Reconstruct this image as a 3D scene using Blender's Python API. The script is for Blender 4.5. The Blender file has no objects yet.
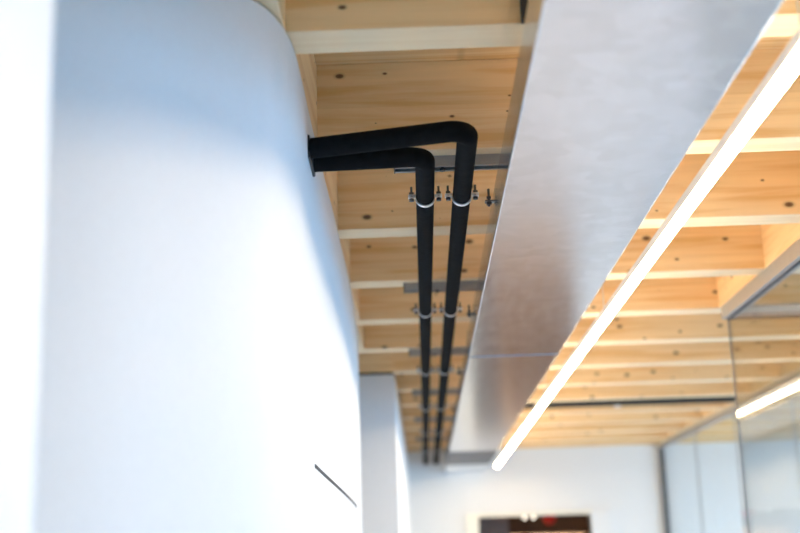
import bpy, bmesh, math, random
from mathutils import Vector, Matrix, Euler
random.seed(4)
S = bpy.context.scene
C = S.collection
EYE = 1.65                       # camera height; heights below are given relative to it and lifted with Z()
def Z(z): return z + EYE
FLOOR = 0.0
END = 11.35                      # the white end wall
PITCH = 0.715                    # joist spacing
JT = 0.104                       # joist thickness
JH = 0.24                        # joist height
def joist_far(k): return 2.255 + PITCH * k
def joist_near(k): return joist_far(k) - JT

# ------------------------------------------------------------------ materials
def new_mat(name):
    m = bpy.data.materials.new(name); m.use_nodes = True
    nt = m.node_tree
    return m, nt, nt.nodes['Principled BSDF']
def node(nt, typ, **kw):
    n = nt.nodes.new(typ)
    for k, v in kw.items(): setattr(n, k, v)
    return n
def ramp(nt, stops, interp='LINEAR'):
    r = node(nt, 'ShaderNodeValToRGB'); r.color_ramp.interpolation = interp
    els = r.color_ramp.elements
    while len(els) < len(stops): els.new(0.5)
    for e, (p, c) in zip(els, stops):
        e.position = p; e.color = c if len(c) == 4 else (*c, 1)
    return r
def mix(nt, a, b, fac, blend='MIX'):
    n = node(nt, 'ShaderNodeMix', data_type='RGBA', blend_type=blend)
    for s, v in ((n.inputs[0], fac), (n.inputs[6], a), (n.inputs[7], b)):
        if hasattr(v, 'is_output'): nt.links.new(v, s)
        elif isinstance(v, tuple): s.default_value = (*v, 1) if len(v) == 3 else v
        else: s.default_value = v
    return n.outputs[2]

def plain(name, col, rough=0.5, metal=0.0, vary=0.04, scale=30.0, bump=0.0):
    m, nt, b = new_mat(name)
    tc = node(nt, 'ShaderNodeTexCoord')
    nz = node(nt, 'ShaderNodeTexNoise'); nz.inputs['Scale'].default_value = scale; nz.inputs['Detail'].default_value = 4
    nt.links.new(tc.outputs['Object'], nz.inputs['Vector'])
    lo = tuple(max(0, c * (1 - vary)) for c in col); hi = tuple(min(1, c * (1 + vary)) for c in col)
    r = ramp(nt, [(0.3, lo), (0.7, hi)]); nt.links.new(nz.outputs['Fac'], r.inputs['Fac'])
    nt.links.new(r.outputs['Color'], b.inputs['Base Color'])
    b.inputs['Roughness'].default_value = rough; b.inputs['Metallic'].default_value = metal
    if bump:
        bp = node(nt, 'ShaderNodeBump'); bp.inputs['Strength'].default_value = bump; bp.inputs['Distance'].default_value = 0.002
        nt.links.new(nz.outputs['Fac'], bp.inputs['Height']); nt.links.new(bp.outputs['Normal'], b.inputs['Normal'])
    return m

def wood(name, light, dark, knots=True, rough=0.6):
    """planed spruce: grain along local X, knots running through local Y"""
    m, nt, b = new_mat(name)
    tc = node(nt, 'ShaderNodeTexCoord'); oi = node(nt, 'ShaderNodeObjectInfo')
    off = node(nt, 'ShaderNodeVectorMath', operation='SCALE'); off.inputs[0].default_value = (17.3, 5.1, 9.7)
    nt.links.new(oi.outputs['Random'], off.inputs['Scale'])
    add = node(nt, 'ShaderNodeVectorMath', operation='ADD')
    nt.links.new(tc.outputs['Object'], add.inputs[0]); nt.links.new(off.outputs[0], add.inputs[1])
    st = node(nt, 'ShaderNodeVectorMath', operation='MULTIPLY'); st.inputs[1].default_value = (1.1, 22, 22)
    nt.links.new(add.outputs[0], st.inputs[0])
    n1 = node(nt, 'ShaderNodeTexNoise'); n1.inputs['Scale'].default_value = 1.6; n1.inputs['Detail'].default_value = 5; n1.inputs['Distortion'].default_value = 0.6
    nt.links.new(st.outputs[0], n1.inputs['Vector'])
    r1 = ramp(nt, [(0.33, dark), (0.52, light), (0.72, tuple(min(1, c * 1.06) for c in light))])
    nt.links.new(n1.outputs['Fac'], r1.inputs['Fac'])
    # broad lamella tone: boards glued one above the other
    sp = node(nt, 'ShaderNodeSeparateXYZ'); nt.links.new(add.outputs[0], sp.inputs[0])
    lam = node(nt, 'ShaderNodeMath', operation='SNAP'); lam.inputs[1].default_value = 0.08
    nt.links.new(sp.outputs['Z'], lam.inputs[0])
    wn = node(nt, 'ShaderNodeTexWhiteNoise', noise_dimensions='1D'); nt.links.new(lam.outputs[0], wn.inputs['W'])
    rl = ramp(nt, [(0, (0.9, 0.88, 0.85)), (1, (1, 1, 1))]); nt.links.new(wn.outputs['Value'], rl.inputs['Fac'])
    col = mix(nt, r1.outputs['Color'], rl.outputs['Color'], 1.0, 'MULTIPLY')
    if knots:
        xz = node(nt, 'ShaderNodeCombineXYZ'); nt.links.new(sp.outputs['X'], xz.inputs[0]); nt.links.new(sp.outputs['Z'], xz.inputs[1])
        fl = node(nt, 'ShaderNodeVectorMath', operation='MULTIPLY'); fl.inputs[1].default_value = (6.2, 10.5, 0)
        nt.links.new(xz.outputs[0], fl.inputs[0])
        vo = node(nt, 'ShaderNodeTexVoronoi', feature='F1', voronoi_dimensions='2D'); vo.inputs['Scale'].default_value = 1.0
        nt.links.new(fl.outputs[0], vo.inputs['Vector'])
        sc = node(nt, 'ShaderNodeSeparateColor'); nt.links.new(vo.outputs['Color'], sc.inputs[0])
        size = node(nt, 'ShaderNodeMapRange'); size.inputs['From Min'].default_value = 0.25; size.inputs['To Min'].default_value = 0.0; size.inputs['To Max'].default_value = 0.10
        nt.links.new(sc.outputs[0], size.inputs['Value'])
        rat = node(nt, 'ShaderNodeMath', operation='DIVIDE'); rat.use_clamp = False
        nt.links.new(vo.outputs['Distance'], rat.inputs[0]); 
        mx = node(nt, 'ShaderNodeMath', operation='MAXIMUM'); mx.inputs[1].default_value = 0.0005
        nt.links.new(size.outputs[0], mx.inputs[0]); nt.links.new(mx.outputs[0], rat.inputs[1])
        kr = ramp(nt, [(0.0, (1, 1, 1)), (0.45, (0.85, 0.85, 0.85)), (0.62, (0.25, 0.25, 0.25)), (1.0, (0, 0, 0))])
        hv = node(nt, 'ShaderNodeMath', operation='MULTIPLY'); hv.inputs[1].default_value = 0.62
        nt.links.new(rat.outputs[0], hv.inputs[0]); nt.links.new(hv.outputs[0], kr.inputs['Fac'])
        col = mix(nt, col, (0.10, 0.040, 0.013), kr.outputs['Color'])
    if knots:      # underside of each beam is coloured paler and without knots
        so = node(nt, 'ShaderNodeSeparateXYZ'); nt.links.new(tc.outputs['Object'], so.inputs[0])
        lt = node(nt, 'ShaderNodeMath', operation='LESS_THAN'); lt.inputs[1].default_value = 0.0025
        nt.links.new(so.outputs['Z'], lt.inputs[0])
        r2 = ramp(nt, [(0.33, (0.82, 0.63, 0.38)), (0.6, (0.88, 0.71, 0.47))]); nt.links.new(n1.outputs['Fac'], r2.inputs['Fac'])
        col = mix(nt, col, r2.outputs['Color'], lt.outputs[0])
    nt.links.new(col, b.inputs['Base Color'])
    b.inputs['Roughness'].default_value = rough
    bp = node(nt, 'ShaderNodeBump'); bp.inputs['Strength'].default_value = 0.08; bp.inputs['Distance'].default_value = 0.002
    nt.links.new(n1.outputs['Fac'], bp.inputs['Height']); nt.links.new(bp.outputs['Normal'], b.inputs['Normal'])
    return m

def galvanised():
    m, nt, b = new_mat('galvanised_sheet')
    tc = node(nt, 'ShaderNodeTexCoord')
    vo = node(nt, 'ShaderNodeTexVoronoi', feature='F1'); vo.inputs['Scale'].default_value = 22
    nt.links.new(tc.outputs['Object'], vo.inputs['Vector'])
    r = ramp(nt, [(0, (0.70, 0.72, 0.75)), (1, (0.80, 0.82, 0.86))]); nt.links.new(vo.outputs['Color'], r.inputs['Fac'])
    nz = node(nt, 'ShaderNodeTexNoise'); nz.inputs['Scale'].default_value = 5; nz.inputs['Detail'].default_value = 6
    mp = node(nt, 'ShaderNodeMapping'); mp.inputs['Scale'].default_value = (9, 1, 9)
    nt.links.new(tc.outputs['Object'], mp.inputs[0]); nt.links.new(mp.outputs[0], nz.inputs['Vector'])
    rr = node(nt, 'ShaderNodeMapRange'); rr.inputs['To Min'].default_value = 0.15; rr.inputs['To Max'].default_value = 0.26
    nt.links.new(nz.outputs['Fac'], rr.inputs['Value']); nt.links.new(rr.outputs[0], b.inputs['Roughness'])
    col = r.outputs['Color']
    nt.links.new(col, b.inputs['Base Color'])
    b.inputs['Metallic'].default_value = 1.0
    bp = node(nt, 'ShaderNodeBump'); bp.inputs['Strength'].default_value = 0.05; bp.inputs['Distance'].default_value = 0.01
    n3 = node(nt, 'ShaderNodeTexNoise'); n3.inputs['Scale'].default_value = 2.2
    nt.links.new(tc.outputs['Object'], n3.inputs['Vector'])
    nt.links.new(n3.outputs['Fac'], bp.inputs['Height']); nt.links.new(bp.outputs['Normal'], b.inputs['Normal'])
    return m

def glass_mat():
    m, nt, b = new_mat('clear_glass'); nt.nodes.remove(b)
    out = nt.nodes['Material Output']
    fr = node(nt, 'ShaderNodeFresnel'); ge = node(nt, 'ShaderNodeNewGeometry')
    io = node(nt, 'ShaderNodeMath', operation='MULTIPLY_ADD'); io.inputs[1].default_value = 1 / 1.5 - 1.5; io.inputs[2].default_value = 1.5
    nt.links.new(ge.outputs['Backfacing'], io.inputs[0]); nt.links.new(io.outputs[0], fr.inputs['IOR'])   # same reflection at both faces of the pane
    tr = node(nt, 'ShaderNodeBsdfTransparent'); tr.inputs[0].default_value = (0.955, 0.975, 0.98, 1)
    gl = node(nt, 'ShaderNodeBsdfGlossy'); gl.inputs['Roughness'].default_value = 0.02
    ms = node(nt, 'ShaderNodeMixShader')
    nt.links.new(fr.outputs[0], ms.inputs[0]); nt.links.new(tr.outputs[0], ms.inputs[1]); nt.links.new(gl.outputs[0], ms.inputs[2])
    nt.links.new(ms.outputs[0], out.inputs['Surface'])
    return m
def glow(name, col, strength):
    m, nt, b = new_mat(name); nt.nodes.remove(b)
    e = node(nt, 'ShaderNodeEmission'); e.inputs[0].default_value = (*col, 1); e.inputs[1].default_value = strength
    nt.links.new(e.outputs[0], nt.nodes['Material Output'].inputs['Surface'])
    return m

M = {}
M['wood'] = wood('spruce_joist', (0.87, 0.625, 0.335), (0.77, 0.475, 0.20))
M['deck'] = wood('spruce_deck', (0.87, 0.625, 0.335), (0.77, 0.475, 0.20))
M['white'] = plain('white_paint', (0.74, 0.74, 0.74), 0.55, vary=0.01, scale=60, bump=0.03)
M['cream'] = plain('cream_paint', (0.84, 0.80, 0.70), 0.4, vary=0.01)
M['floor'] = plain('pale_screed_floor', (0.66, 0.685, 0.765), 0.35, vary=0.06, scale=1.5)
M['zincsheet'] = galvanised()
M['foam'] = plain('black_pipe_foam', (0.008, 0.008, 0.0085), 0.85, vary=0.25, scale=40, bump=0.15)
M['foam'].node_tree.nodes['Principled BSDF'].inputs['Specular IOR Level'].default_value = 0.06
M['zinc'] = plain('zinc_plated_steel', (0.80, 0.82, 0.84), 0.3, 1.0, vary=0.06)
M['bolt'] = plain('dark_steel', (0.12, 0.125, 0.13), 0.4, 1.0, vary=0.15, scale=80)
M['rail'] = plain('grey_steel_rail', (0.36, 0.36, 0.36), 0.45, 0.6, vary=0.1)
M['alu'] = plain('anodised_aluminium', (0.38, 0.365, 0.35), 0.45, 0.4, vary=0.03)
M['led_body'] = plain('white_aluminium', (0.72, 0.70, 0.67), 0.5, 0.2, vary=0.02)
M['black'] = plain('black_plastic', (0.012, 0.012, 0.013), 0.5, vary=0.1)
M['gap'] = plain('dark_gap_and_seal', (0.03, 0.03, 0.032), 0.8, vary=0.1)  # seals, and the strips drawn for shaded gaps
M['dgrey'] = plain('grey_gasket', (0.10, 0.105, 0.11), 0.5, vary=0.1)
M['collar'] = plain('dull_grey_steel', (0.17, 0.16, 0.16), 0.6, 0.1, vary=0.1)
M['tan'] = plain('tan_plaster', (0.50, 0.38, 0.28), 0.6)
M['dark_wood'] = wood('dark_stained_wood', (0.16, 0.085, 0.04), (0.08, 0.04, 0.02), knots=False)
M['plum'] = plain('dusky_panel', (0.26, 0.20, 0.18), 0.6)
M['red'] = plain('red_paper', (0.75, 0.03, 0.02), 0.5)
M['glass'] = glass_mat()
M['bulb'] = glow('bulb_glow', (1.0, 0.9, 0.75), 4)
M['led'] = glow('led_diffuser_glow', (1.0, 0.76, 0.48), 84)
M['led_up'] = glow('led_uplight_glow', (1.0, 0.75, 0.46), 20)

# ------------------------------------------------------------------ mesh helpers
def box(bm, x0, x1, y0, y1, z0, z1, bevel=0.0):
    r = bmesh.ops.create_cube(bm, size=1.0)
    vs = r['verts']
    for v in vs:
        v.co = Vector((x0 + (v.co.x + .5) * (x1 - x0), y0 + (v.co.y + .5) * (y1 - y0), z0 + (v.co.z + .5) * (z1 - z0)))
    if bevel:
        es = list({e for v in vs for e in v.link_edges})
        bmesh.ops.bevel(bm, geom=es, offset=bevel, segments=2, affect='EDGES', profile=0.6)
    return bm
def bx(*a, **k):
    return box(bmesh.new(), *a, **k)
def cyl(bm, p, q, r, seg=20, r2=None):
    p, q = Vector(p), Vector(q); d = q - p
    mat = Matrix.Translation((p + q) / 2) @ d.to_track_quat('Z', 'Y').to_matrix().to_4x4()
    bmesh.ops.create_cone(bm, cap_ends=True, segments=seg, radius1=r, radius2=r if r2 is None else r2, depth=d.length, matrix=mat)
    return bm
def tube_path(bm, pts, r, seg=28, bend=None):
    """round tube along a poly line whose corners are rounded with radius bend"""
    P = [Vector(p) for p in pts]; path = [P[0]]
    for i in range(1, len(P) - 1):
        a, b, c = P[i - 1], P[i], P[i + 1]
        u = (a - b).normalized(); v = (c - b).normalized()
        ang = u.angle(v); t = bend / math.tan(ang / 2)
        ctr = b + (u + v).normalized() * (bend / math.sin(ang / 2))
        s0 = b + u * t - ctr; s1 = b + v * t - ctr
        for j in range(13):
            path.append(ctr + s0.lerp(s1, j / 12).normalized() * bend)
    path.append(P[-1])
    rings = []
    up = Vector((0, 0, 1))
    for i, p in enumerate(path):
        if i == 0: d = path[1] - p
        elif i == len(path) - 1: d = p - path[-2]
        else: d = (path[i + 1] - path[i]).normalized() + (p - path[i - 1]).normalized()
        d.normalize(); s = d.cross(up).normalized(); w = s.cross(d)
        rings.append([bm.verts.new(p + (s * math.cos(t) + w * math.sin(t)) * r) for t in (2 * math.pi * k / seg for k in range(seg))])
    for a, b in zip(rings, rings[1:]):
        for k in range(seg):
            bm.faces.new((a[k], a[(k + 1) % seg], b[(k + 1) % seg], b[k]))
    bm.faces.new(rings[0]); bm.faces.new(rings[-1])
    bmesh.ops.recalc_face_normals(bm, faces=bm.faces[:])
    return bm
def obj(name, bm, mat, parent=None, smooth=False, loc=None):
    me = bpy.data.meshes.new(name)
    bmesh.ops.recalc_face_normals(bm, faces=bm.faces[:])
    bm.to_mesh(me); bm.free()
    me.materials.append(mat)
    if smooth:
        for p in me.polygons: p.use_smooth = True
        me.set_sharp_from_angle(angle=math.radians(40))
    o = bpy.data.objects.new(name, me); C.objects.link(o)
    if parent: o.parent = parent
    if loc: o.location = loc
    return o
def tag(o, label, cat, group=None):
    o['label'] = label; o['category'] = cat
    if group: o['group'] = group
    return o
def empty(name, loc, label, cat, group=None):
    o = bpy.data.objects.new(name, None); o.empty_display_size = 0.05; C.objects.link(o); o.location = loc
    return tag(o, label, cat, group)
def copy_tree(o, parent=None):
    c = o.copy(); C.objects.link(c)
    if parent: c.parent = parent
    for ch in list(o.children): copy_tree(ch, c)
    return c
def struct(o, label=None):
    o['kind'] = 'structure'
    if label: o['label'] = label
    return o
ORD = ['first', 'second', 'third', 'fourth', 'fifth', 'sixth', 'seventh', 'eighth', 'ninth', 'tenth', 'eleventh', 'twelfth', 'thirteenth']

# ------------------------------------------------------------------ setting
RX = 4.3                                     # right outer wall
struct(obj('floor', bx(-2.2, RX + 0.1, -4.0, END + 0.1, -0.1, FLOOR), M['floor']), 'pale floor of the corridor')
struct(obj('ceiling', bx(-2.2, RX + 0.1, -4.0, END + 0.1, Z(1.0 + JH), Z(1.0 + JH) + 0.05), M['deck']), 'pale boarding above the timber joists')

def extrude_outline(pts, z0, z1):
    bm = bmesh.new()
    lo = [bm.verts.new((x, y, z0)) for x, y in pts]; hi = [bm.verts.new((x, y, z1)) for x, y in pts]
    n = len(pts)
    for i in range(n):
        j = (i + 1) % n; bm.faces.new((lo[i], lo[j], hi[j], hi[i]))
    bm.faces.new(lo); bm.faces.new(hi)
    return bm
def spline(ctrl, n=10):
    out = []
    P = [Vector((*c, 0)) for c in ctrl]; P = [P[0] * 2 - P[1]] + P + [P[-1] * 2 - P[-2]]
    for i in range(1, len(P) - 2):
        a, b, c, d = P[i - 1:i + 3]
        for j in range(n):
            t = j / n
            q = 0.5 * ((2 * b) + (c - a) * t + (2 * a - 5 * b + 4 * c - d) * t * t + (3 * b - a - 3 * c + d) * t ** 3)
            out.append((q.x, q.y))
    out.append(tuple(P[-2].xy)); return out
CURVE = [(-1.7, 1.42), (-1.2, 1.47), (-0.8, 1.58), (-0.52, 1.73), (-0.37, 1.875), (-0.272, 2.009), (-0.240, 2.105), (-0.228, 2.21), (-0.227, 2.35),
         (-0.231, 2.6), (-0.234, 3.0), (-0.236, 3.4), (-0.240, 3.9), (-0.247, 4.4), (-0.262, 5.0), (-0.283, 5.55), (-0.33, 5.95), (-0.45, 6.15), (-0.8, 6.25), (-1.7, 6.27)]
crv = spline(CURVE)
def curve_x(y):
    for a, b in zip(crv, crv[1:]):
        if a[1] <= y <= b[1] and b[1] > 2.0: return a[0] + (b[0] - a[0]) * (y - a[1]) / max(1e-6, b[1] - a[1])
    return -0.23
struct(obj('wall_left', extrude_outline(crv, FLOOR, Z(0.995)), M['white'], smooth=True), 'large white wall with a rounded corner on the left')
struct(obj('wall_near_left', bx(-1.9, -0.351, 0.55, 1.10, FLOOR, Z(0.999), bevel=0.004), M['white']), 'white wall edge at the far left of the picture')
struct(obj('wall_far_left', bx(-1.7, -0.135, 6.44, END, FLOOR, Z(0.985), bevel=0.003), M['white']), 'white wall block with a square corner beyond the curved wall')
struct(obj('wall_outer_left', bx(-2.2, -2.1, -4.0, END + 0.1, FLOOR, Z(1.0 + JH)), M['white']), 'outer wall behind the white rooms on the left')

# flush double door in the curved wall: leaf a hair proud of the wall, dark strip drawn for the shadow gap along its top
def strip_on_curve(y0, y1, z0, z1, d0, d1, n=24):
    bm = bmesh.new(); rows = []
    for i in range(n + 1):
        y = y0 + (y1 - y0) * i / n; x = curve_x(y)
        rows.append([bm.verts.new((x + d, y, z)) for d, z in ((d0, z0), (d1, z0), (d1, z1), (d0, z1))])
    for a, b in zip(rows, rows[1:]):
        for k in range(4): bm.faces.new((a[k], a[(k + 1) % 4], b[(k + 1) % 4], b[k]))
    bm.faces.new(rows[0]); bm.faces.new(rows[-1]); return bm
d1 = struct(obj('door_1', strip_on_curve(2.62, 4.54, FLOOR + 0.01, Z(0.203), -0.01, 0.0003), M['white'], smooth=True), 'flush white door in the curved wall')
obj('door_gap_strip', strip_on_curve(2.61, 4.55, Z(0.203), Z(0.211), -0.01, 0.0018), M['gap'], d1)
d2 = struct(obj('door_2', bx(-0.145, -0.1335, 8.45, 9.4, FLOOR + 0.01, Z(0.42)), M['white']), 'flush white door in the far white wall block')
obj('door_gap_strip', bx(-0.145, -0.1330, 8.43, 8.45, FLOOR + 0.01, Z(0.43)), M['gap'], d2)  # dark strip stands in for the shaded seam beside the door
struct(obj('trim_1', bx(-1.69, -0.145, 6.452, END, Z(0.985), Z(0.999)), M['gap']), 'dark gap along the top of the far white wall block')  # solid dark strip drawn in place of the shaded gap

# end wall with its doorway, and the dim room seen through it
OX0, OX1, OZ = 0.495, 1.525, Z(0.385)
bm = bmesh.new()
box(bm, -2.1, OX0, END, END + 0.15, FLOOR, Z(1.0)); box(bm, OX1, RX, END, END + 0.15, FLOOR, Z(1.0)); box(bm, OX0, OX1, END, END + 0.15, OZ, Z(1.0))
box(bm, -2.1, RX, END + 0.02, END + 0.15, Z(1.0), Z(1.0 + JH))
struct(obj('wall_back', bm, M['white']), 'white end wall of the corridor')
bm = bmesh.new()
box(bm, OX0 - 0.115, OX0, END - 0.03, END + 0.17, FLOOR, OZ + 0.03, bevel=0.004); box(bm, OX0, OX1, END - 0.03, END + 0.17, OZ, OZ + 0.03, bevel=0.004)
fr = struct(obj('trim_2', bm, M['cream']), 'cream frame round the doorway in the end wall')
obj('side_panel', bx(OX1, OX1 + 0.2, END - 0.03, END + 0.17, FLOOR, OZ + 0.035, bevel=0.004), M['white'], fr)
bm = bmesh.new()
box(bm, 0.2, 0.3, END + 0.15, END + 2.6, FLOOR, Z(1.0)); box(bm, 2.2, 2.3, END + 0.15, END + 2.6, FLOOR, Z(1.0))
box(bm, 0.2, 2.3, END + 2.6, END + 2.7, FLOOR, Z(1.0)); box(bm, 0.2, 2.3, END + 0.15, END + 2.7, Z(0.9), Z(1.0)); box(bm, 0.2, 2.3, END + 0.15, END + 2.7, -0.1, FLOOR)
struct(obj('wall_beyond', bm, M['tan']), 'tan walls of the dim room beyond the doorway')
struct(obj('trim_3', bx(0.31, 2.19, END + 1.5, END + 1.6, Z(0.25), Z(0.90)), M['dark_wood']), 'dark brown bulkhead under the ceiling of the room beyond the doorway')
sh = empty('wall_shelf', (1.45, END + 2.4, FLOOR), 'dark brown shelf unit in the dim room seen through the doorway', 'shelf unit')
for x in (-0.35, 0.35): obj('upright', bx(x - .02, x + .02, -.15, .15, 0, 2.2), M['dark_wood'], sh)
for z in (0.5, 1.0, 1.5, 1.9): obj('shelf', bx(-.33, .33, -.15, .15, z, z + .03), M['plum'], sh)
tag(obj('room_divider', bx(-.16, .16, -.02, .02, 0, 2.3), M['plum'], loc=(0.67, END + 0.9, FLOOR)), 'dusky panel just inside the left side of the doorway', 'panel')
bm = bmesh.new(); bmesh.ops.create_uvsphere(bm, u_segments=24, v_segments=12, radius=0.07)
lan = empty('paper_lantern', (1.235, END + 0.9, Z(0.395)), 'red round lantern hanging at the top of the dim doorway', 'lantern')
obj('lantern_shade', bm, M['red'], lan, smooth=True)
obj('cord', cyl(bmesh.new(), (0, 0, 0.06), (0, 0, 0.9 - 0.395), 0.003, 8), M['black'], lan)
pb = None
for i, x in enumerate((1.0, 1.09)):
    lab = ['small glowing bulb hanging in the dim doorway, the one further from the red lantern', 'small glowing bulb hanging in the dim doorway, the one next to the red lantern'][i]
    if pb is None:
        pb = empty('pendant_bulb', (x, END + 1.0, Z(0.40)), lab, 'light bulb', 'bulbs in the doorway'); p = pb
        bm = bmesh.new(); bmesh.ops.create_uvsphere(bm, u_segments=16, v_segments=8, radius=0.014); obj('glass_bulb', bm, M['bulb'], pb, smooth=True)
        obj('cord', cyl(bmesh.new(), (0, 0, 0.02), (0, 0, 0.5), 0.003, 8), M['black'], pb)
    else:
        p = copy_tree(pb); p.location = (x, END + 1.0, Z(0.40)); p['label'] = lab

# right outer wall with a band of windows
bm = bmesh.new()
WZ0, WZ1 = 0.35, Z(0.80)
ys = [(-3.4, -0.6), (-0.2, 2.4), (2.8, 5.4), (5.9, 8.4), (8.8, 11.0)]
box(bm, RX, RX + .1, -4, END + .1, FLOOR, WZ0); box(bm, RX, RX + .1, -4, END + .1, WZ1, Z(1 + JH))
edges = [-4.0] + [v for p in ys for v in p] + [END + .1]
for a, b in zip(edges[0::2], edges[1::2]): box(bm, RX, RX + .1, a, b, WZ0, WZ1)
struct(obj('wall_right', bm, M['white']), 'white outer wall with windows beyond the glass rooms')
for n, (a, b) in enumerate(ys):
    bm = bmesh.new(); t = 0.05
    box(bm, RX, RX + .06, a, b, WZ0, WZ0 + t); box(bm, RX, RX + .06, a, b, WZ1 - t, WZ1)
    for y in (a, (a + b) / 2 - t / 2, b - t): box(bm, RX, RX + .06, y, y + t, WZ0 + t, WZ1 - t)
    w = struct(obj('window_%d' % (n + 1), bm, M['alu']))
    obj('pane', bx(RX + .025, RX + .033, a + t, b - t, WZ0 + t, WZ1 - t), M['glass'], w)

# ------------------------------------------------------------------ timber ceiling
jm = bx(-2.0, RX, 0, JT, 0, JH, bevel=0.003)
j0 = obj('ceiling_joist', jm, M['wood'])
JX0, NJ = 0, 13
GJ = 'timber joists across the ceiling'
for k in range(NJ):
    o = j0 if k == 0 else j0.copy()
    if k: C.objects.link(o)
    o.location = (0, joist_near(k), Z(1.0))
    lab = ('pale spruce joist at the top edge of the picture, nearest of all' if k == 0 else
           'knotty spruce joist just behind the bends of the two black pipes' if k == 1 else
           'pale spruce ceiling joist, %s from the white end wall' % ORD[NJ - 1 - k] if k >= 7 else
           'pale spruce ceiling joist, %s back from the nearest one' % ORD[k - 1])
    tag(o, lab, 'joist', GJ)
tag(obj('wall_plate', bx(-2.0, RX, END - .06, END + 0.018, Z(1.001), Z(1 + JH), bevel=.002), M['wood']), 'spruce plank lying flat against the top of the white end wall', 'plank')
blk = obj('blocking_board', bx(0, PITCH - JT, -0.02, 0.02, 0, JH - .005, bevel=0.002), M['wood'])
first = [True]
def block(k, xface, side, lab, grp):
    """board between joist k and k+1; xface is the face turned to the corridor"""
    o = blk if first[0] else blk.copy()
    if not first[0]: C.objects.link(o)
    first[0] = False
    o.rotation_euler = (0, 0, math.pi / 2); o.location = (xface + side * 0.02, joist_far(k), Z(1.001))
    tag(o, lab, 'board', grp)
for k in range(-1, 5):
    lab = ['short spruce board between joists at the rounded wall corner, at the top edge',
           'short spruce board between joists above the black pipes where they enter the white wall'][k + 1] if k < 1 else \
          'short spruce board between joists along the curved white wall, %s beyond the pipe entry' % ORD[k - 1]
    block(k, (-0.236, -0.236, -0.236, -0.24, -0.245, -0.262)[k + 1], -1, lab, 'boards above the curved wall')
for k, lab in ((1, 'short spruce board over the near glass wall, cut off by the right picture edge'),
               (2, 'short spruce board over the near glass wall, second from its corner'),
               (3, 'short spruce board directly above the corner of the near glass wall')):
    block(k, 1.268, 1, lab, 'boards above the near glass wall')
for k in range(5, 12):
    block(k, 2.15, 1, 'short spruce board above the far glass wall, %s from the white end wall' % ORD[11 - k], 'boards above the far glass wall')
tag(obj('fascia_board', bx(-0.9, -0.134, 6.405, joist_near(6) - 0.001, Z(1.0), Z(1 + JH - .01), bevel=.002), M['wood']), 'spruce board above the dark gap on the far white wall block', 'board')

# ------------------------------------------------------------------ black insulated pipes
PZ, PR = Z(0.90), 0.0232
tag(obj('insulated_pipe', tube_path(bmesh.new(), [(-0.26, 2.548, PZ), (0.122, 2.452, PZ), (0.122, END + .02, PZ)], PR, bend=0.036), M['foam'], smooth=True),
    'black foam insulated pipe nearer the metal duct, bending in front of the other pipe', 'pipe', 'black pipes under the ceiling')
tag(obj('insulated_pipe', tube_path(bmesh.new(), [(-0.26, 2.635, PZ), (0.029, 2.622, PZ), (0.029, END + .02, PZ)], PR, bend=0.034), M['foam'], smooth=True),
    'black foam insulated pipe nearer the white curved wall, bending behind the other pipe', 'pipe', 'black pipes under the ceiling')
tag(obj('wall_sleeve', bx(-0.236, -0.2255, 2.518, 2.662, PZ - .027, PZ + .026, bevel=.003), M['black']), 'black sleeve where both pipes enter the white curved wall', 'sleeve')

# mounting rails and clamps
RAILY = [2.932 + 1.422 * i for i in range(6)]
def rail_mesh():                                                # C-shaped strut rail, open side down
    bm = bmesh.new(); h, w, t, L0, L1 = 0.028, 0.0225, 0.0025, -0.045, 0.235
    box(bm, L0, L1, -w, w, h - t, h)
    for s in (-1, 1):
        a, b = sorted((s * w, s * (w - t))); box(bm, L0, L1, a, b, 0, h - t)
        a, b = sorted((s * w, s * (w - .009))); box(bm, L0, L1, a, b, 0, t)
    return bm
def hexnut(bm, x, y, z0, z1, r):
    bmesh.ops.create_cone(bm, cap_ends=True, segments=6, radius1=r, radius2=r, depth=z1 - z0, matrix=Matrix.Translation((x, y, (z0 + z1) / 2)))
def clamp_bolt(parent, s):
    b = obj('bolt', cyl(bmesh.new(), (s * .0345, 0, -.012), (s * .0345, 0, .026), .0030, 10), M['bolt'], parent)
    bm = bmesh.new(); hexnut(bm, s * .0345, 0, -.012, -.0055, .0068); hexnut(bm, s * .0345, 0, .0055, .011, .0068)
    obj('nut', bm, M['bolt'], b)
def ring_half(sg):
    """half band round the pipe with flat lugs either side"""
    bm = bmesh.new(); ri, ro, w, n = PR + .0004, PR + .0032, .0075, 24
    rows = []
    for i in range(n + 1):
        t = math.pi * i / n
        c, s = math.cos(t), sg * math.sin(t)
        rows.append([bm.verts.new((r * c, y, r * s + sg * .001)) for r, y in ((ri, -w), (ro, -w), (ro, w), (ri, w))])
    for a, b in zip(rows, rows[1:]):
        for k in range(4): bm.faces.new((a[k], a[(k + 1) % 4], b[(k + 1) % 4], b[k]))
    bm.faces.new(rows[0]); bm.faces.new(rows[-1])
    z0, z1 = sorted((sg * .001, sg * .0045))
    for s in (-1, 1):
        x0, x1 = sorted((s * ri, s * .043)); box(bm, x0, x1, -w, w, z0, z1, bevel=.0008)
    return bm
rail0 = clamp0 = hang0 = None
where = ['nearest the bends', 'second from the bends', 'third from the bends', 'fourth from the bends', 'fifth from the bends', 'last before the end wall']
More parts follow.
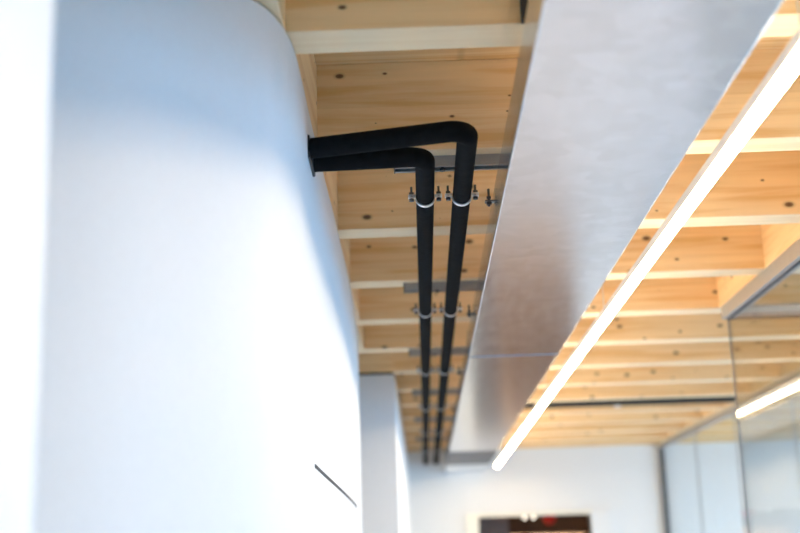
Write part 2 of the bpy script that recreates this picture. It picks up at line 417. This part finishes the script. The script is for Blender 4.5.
for i, y in enumerate(RAILY):
    lab = 'grey steel rail under a joist carrying the black pipes, ' + where[i]
    if rail0 is None:
        rail0 = r = empty('mounting_rail', (0, y, Z(0.972)), lab, 'rail', 'rails above the black pipes')
        obj('channel', rail_mesh(), M['rail'], r)
        bm = bmesh.new(); cyl(bm, (.0755, 0, -.006), (.0755, 0, .02), .004, 10); hexnut(bm, .0755, 0, -.006, 0, .008)
        obj('bolt', bm, M['bolt'], r)
        obj('end_cap', bx(-.048, -.045, -.0232, .0232, -.001, .028), M['black'], r)
    else:
        r = copy_tree(rail0); r.location = (0, y, Z(0.972)); r['label'] = lab
    for px, nm in ((0.029, 'left'), (0.122, 'right')):
        lab = 'zinc two-bolt clamp round the %s black pipe, %s' % (nm, where[i])
        if clamp0 is None:
            clamp0 = c = empty('pipe_clamp', (px, y, PZ), lab, 'pipe clamp', 'clamps on the black pipes')
            obj('upper_band', ring_half(1), M['zinc'], c, smooth=True); obj('lower_band', ring_half(-1), M['zinc'], c, smooth=True)
            clamp_bolt(c, -1); clamp_bolt(c, 1)
            obj('threaded_rod', cyl(bmesh.new(), (0, 0, PR + .003), (0, 0, .073), .004, 12), M['bolt'], c)
        else:
            c = copy_tree(clamp0); c.location = (px, y, PZ); c['label'] = lab
    lab = 'dark steel hanger bolt beside the metal duct, ' + where[i].replace('bends', 'pipe bends')
    if hang0 is None:
        hang0 = h = empty('hanger_bolt', (0.190, y, Z(0.868)), lab, 'bolt', 'hanger bolts beside the duct')
        obj('rod', cyl(bmesh.new(), (0, 0, 0), (0, 0, .046), .0032, 10), M['bolt'], h)
        bm = bmesh.new(); hexnut(bm, 0, 0, .004, .011, .0075); hexnut(bm, 0, 0, .02, .026, .0065); obj('nut', bm, M['bolt'], h)
        obj('bracket', bx(-.010, .0125, -.012, .012, .011, .014), M['bolt'], h)
    else:
        h = copy_tree(hang0); h.location = (0.190, y, Z(0.868)); h['label'] = lab

# ------------------------------------------------------------------ metal duct
DX0, DX1, DZ0, DZ1 = 0.202, 0.564, Z(0.80), Z(0.905)
du = empty('air_duct', ((DX0 + DX1) / 2, 0, DZ0), 'flat galvanised metal air duct running beneath the joists to the end wall', 'duct')
w2 = (DX1 - DX0) / 2
for y0, y1 in ((-3.4, -1.003), (-0.997, 4.838), (4.844, 9.25)):
    obj('duct_section', bx(-w2, w2, y0, y1, 0, DZ1 - DZ0, bevel=.003), M['zincsheet'], du)
bm = bmesh.new()
box(bm, -w2 - .002, w2 + .002, 4.834, 4.840, -.0025, .108); box(bm, -w2 - .002, w2 + .002, 4.842, 4.848, -.0025, .108)
obj('joint_flange', bm, M['zincsheet'], du)
obj('end_collar', bx(-w2 - .004, w2 + .004, 9.25, 10.36, -.009, .109, bevel=.003), M['collar'], du)
obj('end_sleeve', bx(-w2 + .002, w2 - .002, 10.36, END + .01, .0, .105), M['white'], du)
tag(obj('black_bar', bx(.218, .232, 2.130, 2.150, Z(1.0), Z(1.24)), M['black']), 'black strap beside the duct at the top edge of the picture', 'bar')  # plain black upright at the nearest joist, above the duct

# ------------------------------------------------------------------ light strip
LX, LZ = 0.663, Z(0.808)
L0, L1 = -3.2, 10.95
le = empty('light_strip', (LX, L0, LZ), 'long glowing white light strip hanging beside the metal duct', 'light')
obj('profile', bx(-.017, .017, 0, L1 - L0, .009, .032, bevel=.002), M['led_body'], le)
bm = bmesh.new(); n = 30
for i in range(n):
    a, b = (L1 - L0) * i / n, (L1 - L0) * (i + 1) / n
    box(bm, -.014, .014, a, b, 0, .0088)
bmesh.ops.remove_doubles(bm, verts=bm.verts[:], dist=1e-5)
obj('diffuser', bm, M['led'], le)
bm = bmesh.new()
for i in range(n):
    a, b = (L1 - L0) * i / n, (L1 - L0) * (i + 1) / n
    box(bm, -.012, .012, a, b, .0322, .035)
bmesh.ops.remove_doubles(bm, verts=bm.verts[:], dist=1e-5)
obj('upper_diffuser', bm, M['led_up'], le)
for y in (1.9, 4.22, 6.4, 8.5): obj('suspension_wire', cyl(bmesh.new(), (0, y - L0, .032), (0, y - L0, 1.0 - .808), .0016, 8), M['zinc'], le)

# black track across the right-hand joists
tr = empty('ceiling_track', (0.62, 7.985, Z(0.967)), 'thin black track crossing the ceiling behind a joist on the right', 'track')
obj('track_bar', bx(0, 1.46, 0, .04, 0, .045, bevel=.002), M['black'], tr)
obj('clip', bx(.66, .70, -.004, .034, -.012, .0, bevel=.004), M['zinc'], tr)

# ------------------------------------------------------------------ glass partitions
GX, GY = 1.272, 4.97
gz0, gz1 = Z(0.945), Z(0.999)
g = empty('glass_partition', (GX, GY, FLOOR), 'near glass wall with a grey top rail, turning a corner at the right edge', 'glass wall')
obj('top_rail', bx(-.004, .046, 0.8 - GY, 0.0, gz0, gz1, bevel=.002), M['alu'], g)
obj('top_rail', bx(.046, 2.95, -.03, .0, gz0 + .004, gz1), M['alu'], g)
obj('rail_gasket', bx(.015, .027, 0.8 - GY, -.03, gz0 - .004, gz0), M['gap'], g)
obj('rail_gasket', bx(.012, 2.95, -.024, -.006, gz0 - .004, gz0 + .004), M['gap'], g)
obj('corner_seal', bx(.016, .024, -.019, -.011, .02, gz0 - .004), M['dgrey'], g)
for a, b in ((0.9, 3.0), (3.004, GY - .022)): obj('glass_pane', bx(.016, .026, a - GY, b - GY, .02, gz0 - .003), M['glass'], g)
for a, b in ((.028, 1.45), (1.454, 2.95)): obj('glass_pane', bx(a, b, -.020, -.010, .02, gz0 - .003), M['glass'], g)
obj('bottom_rail', bx(0, .042, 0.8 - GY, 0, 0, .02), M['alu'], g); obj('bottom_rail', bx(.042, 2.95, -.03, 0, 0, .02), M['alu'], g)

FX = 2.195
g = empty('glass_partition', (FX, END, FLOOR), 'far glass wall meeting the white end wall on the right', 'glass wall')
fy = [GY + .02, 6.0, 7.25, 8.6, 9.9, END - .03]
obj('top_rail', bx(0, .04, GY + .02 - END, -.001, Z(.955), Z(.999), bevel=.002), M['alu'], g)
obj('bottom_rail', bx(0, .04, GY + .02 - END, -.001, 0, .02), M['alu'], g)
obj('end_post', bx(-.004, .044, -.04, -.002, .02, Z(.955)), M['dgrey'], g)
for a, b in zip(fy, fy[1:]): obj('glass_pane', bx(.015, .025, a + .004 - END, b - .004 - END, .02, Z(.956)), M['glass'], g)
for y in fy[1:-1]: obj('joint_seal', bx(.014, .026, y - .004 - END, y + .004 - END, .02, Z(.956)), M['alu'], g)

# ------------------------------------------------------------------ light
w = bpy.data.worlds.new('daylight'); S.world = w; w.use_nodes = True
bg = w.node_tree.nodes['Background']; bg.inputs[0].default_value = (0.28, 0.60, 1.0, 1); bg.inputs[1].default_value = 0.5
def area(name, loc, rot, sx, sy, power, col):
    l = bpy.data.lights.new(name, 'AREA'); l.shape = 'RECTANGLE'; l.size = sx; l.size_y = sy; l.energy = power; l.color = col
    o = bpy.data.objects.new(name, l); C.objects.link(o); o.location = loc; o.rotation_euler = rot; return o
DAY = (0.22, 0.56, 1.0)
for n, (a, b) in enumerate(ys):
    area('window_daylight', (RX + .25, (a + b) / 2, (WZ0 + WZ1) / 2), (0, math.radians(90), 0), WZ1 - WZ0, b - a, (105, 100, 90, 110, 125)[n], (DAY, DAY, DAY, (0.5, 0.74, 1.0), (0.6, 0.8, 1.0))[n])

area('added_room_fill', (1.25, END + 2.1, Z(0.88)), (0, 0, 0), .5, .5, 70, (1.0, .8, .55))  # added light, hidden by the bulkhead, brightens the tan room beyond
# ------------------------------------------------------------------ camera
yaw, pitch, roll = math.radians(-0.782), math.radians(13.786), math.radians(1.75)
fw = Vector((math.sin(yaw) * math.cos(pitch), math.cos(yaw) * math.cos(pitch), math.sin(pitch)))
r = Vector((math.cos(yaw), -math.sin(yaw), 0)); u = r.cross(fw)
r2 = r * math.cos(roll) - u * math.sin(roll); u2 = u * math.cos(roll) + r * math.sin(roll)
mw = Matrix((r2, u2, -fw)).transposed().to_4x4(); mw.translation = (0, 0, EYE)
cd = bpy.data.cameras.new('camera'); cam = bpy.data.objects.new('camera', cd); C.objects.link(cam); cam.matrix_world = mw
cd.sensor_width = 36; cd.lens = 1207 / 800 * 36; cd.clip_start = 0.05
cd.dof.use_dof = True; cd.dof.focus_distance = 3.0; cd.dof.aperture_fstop = 2.2
S.camera = cam
S.view_settings.view_transform = 'Standard'; S.view_settings.look = 'None'; S.view_settings.gamma = 1
S.view_settings.use_curve_mapping = False; S.view_settings.exposure = 0.16
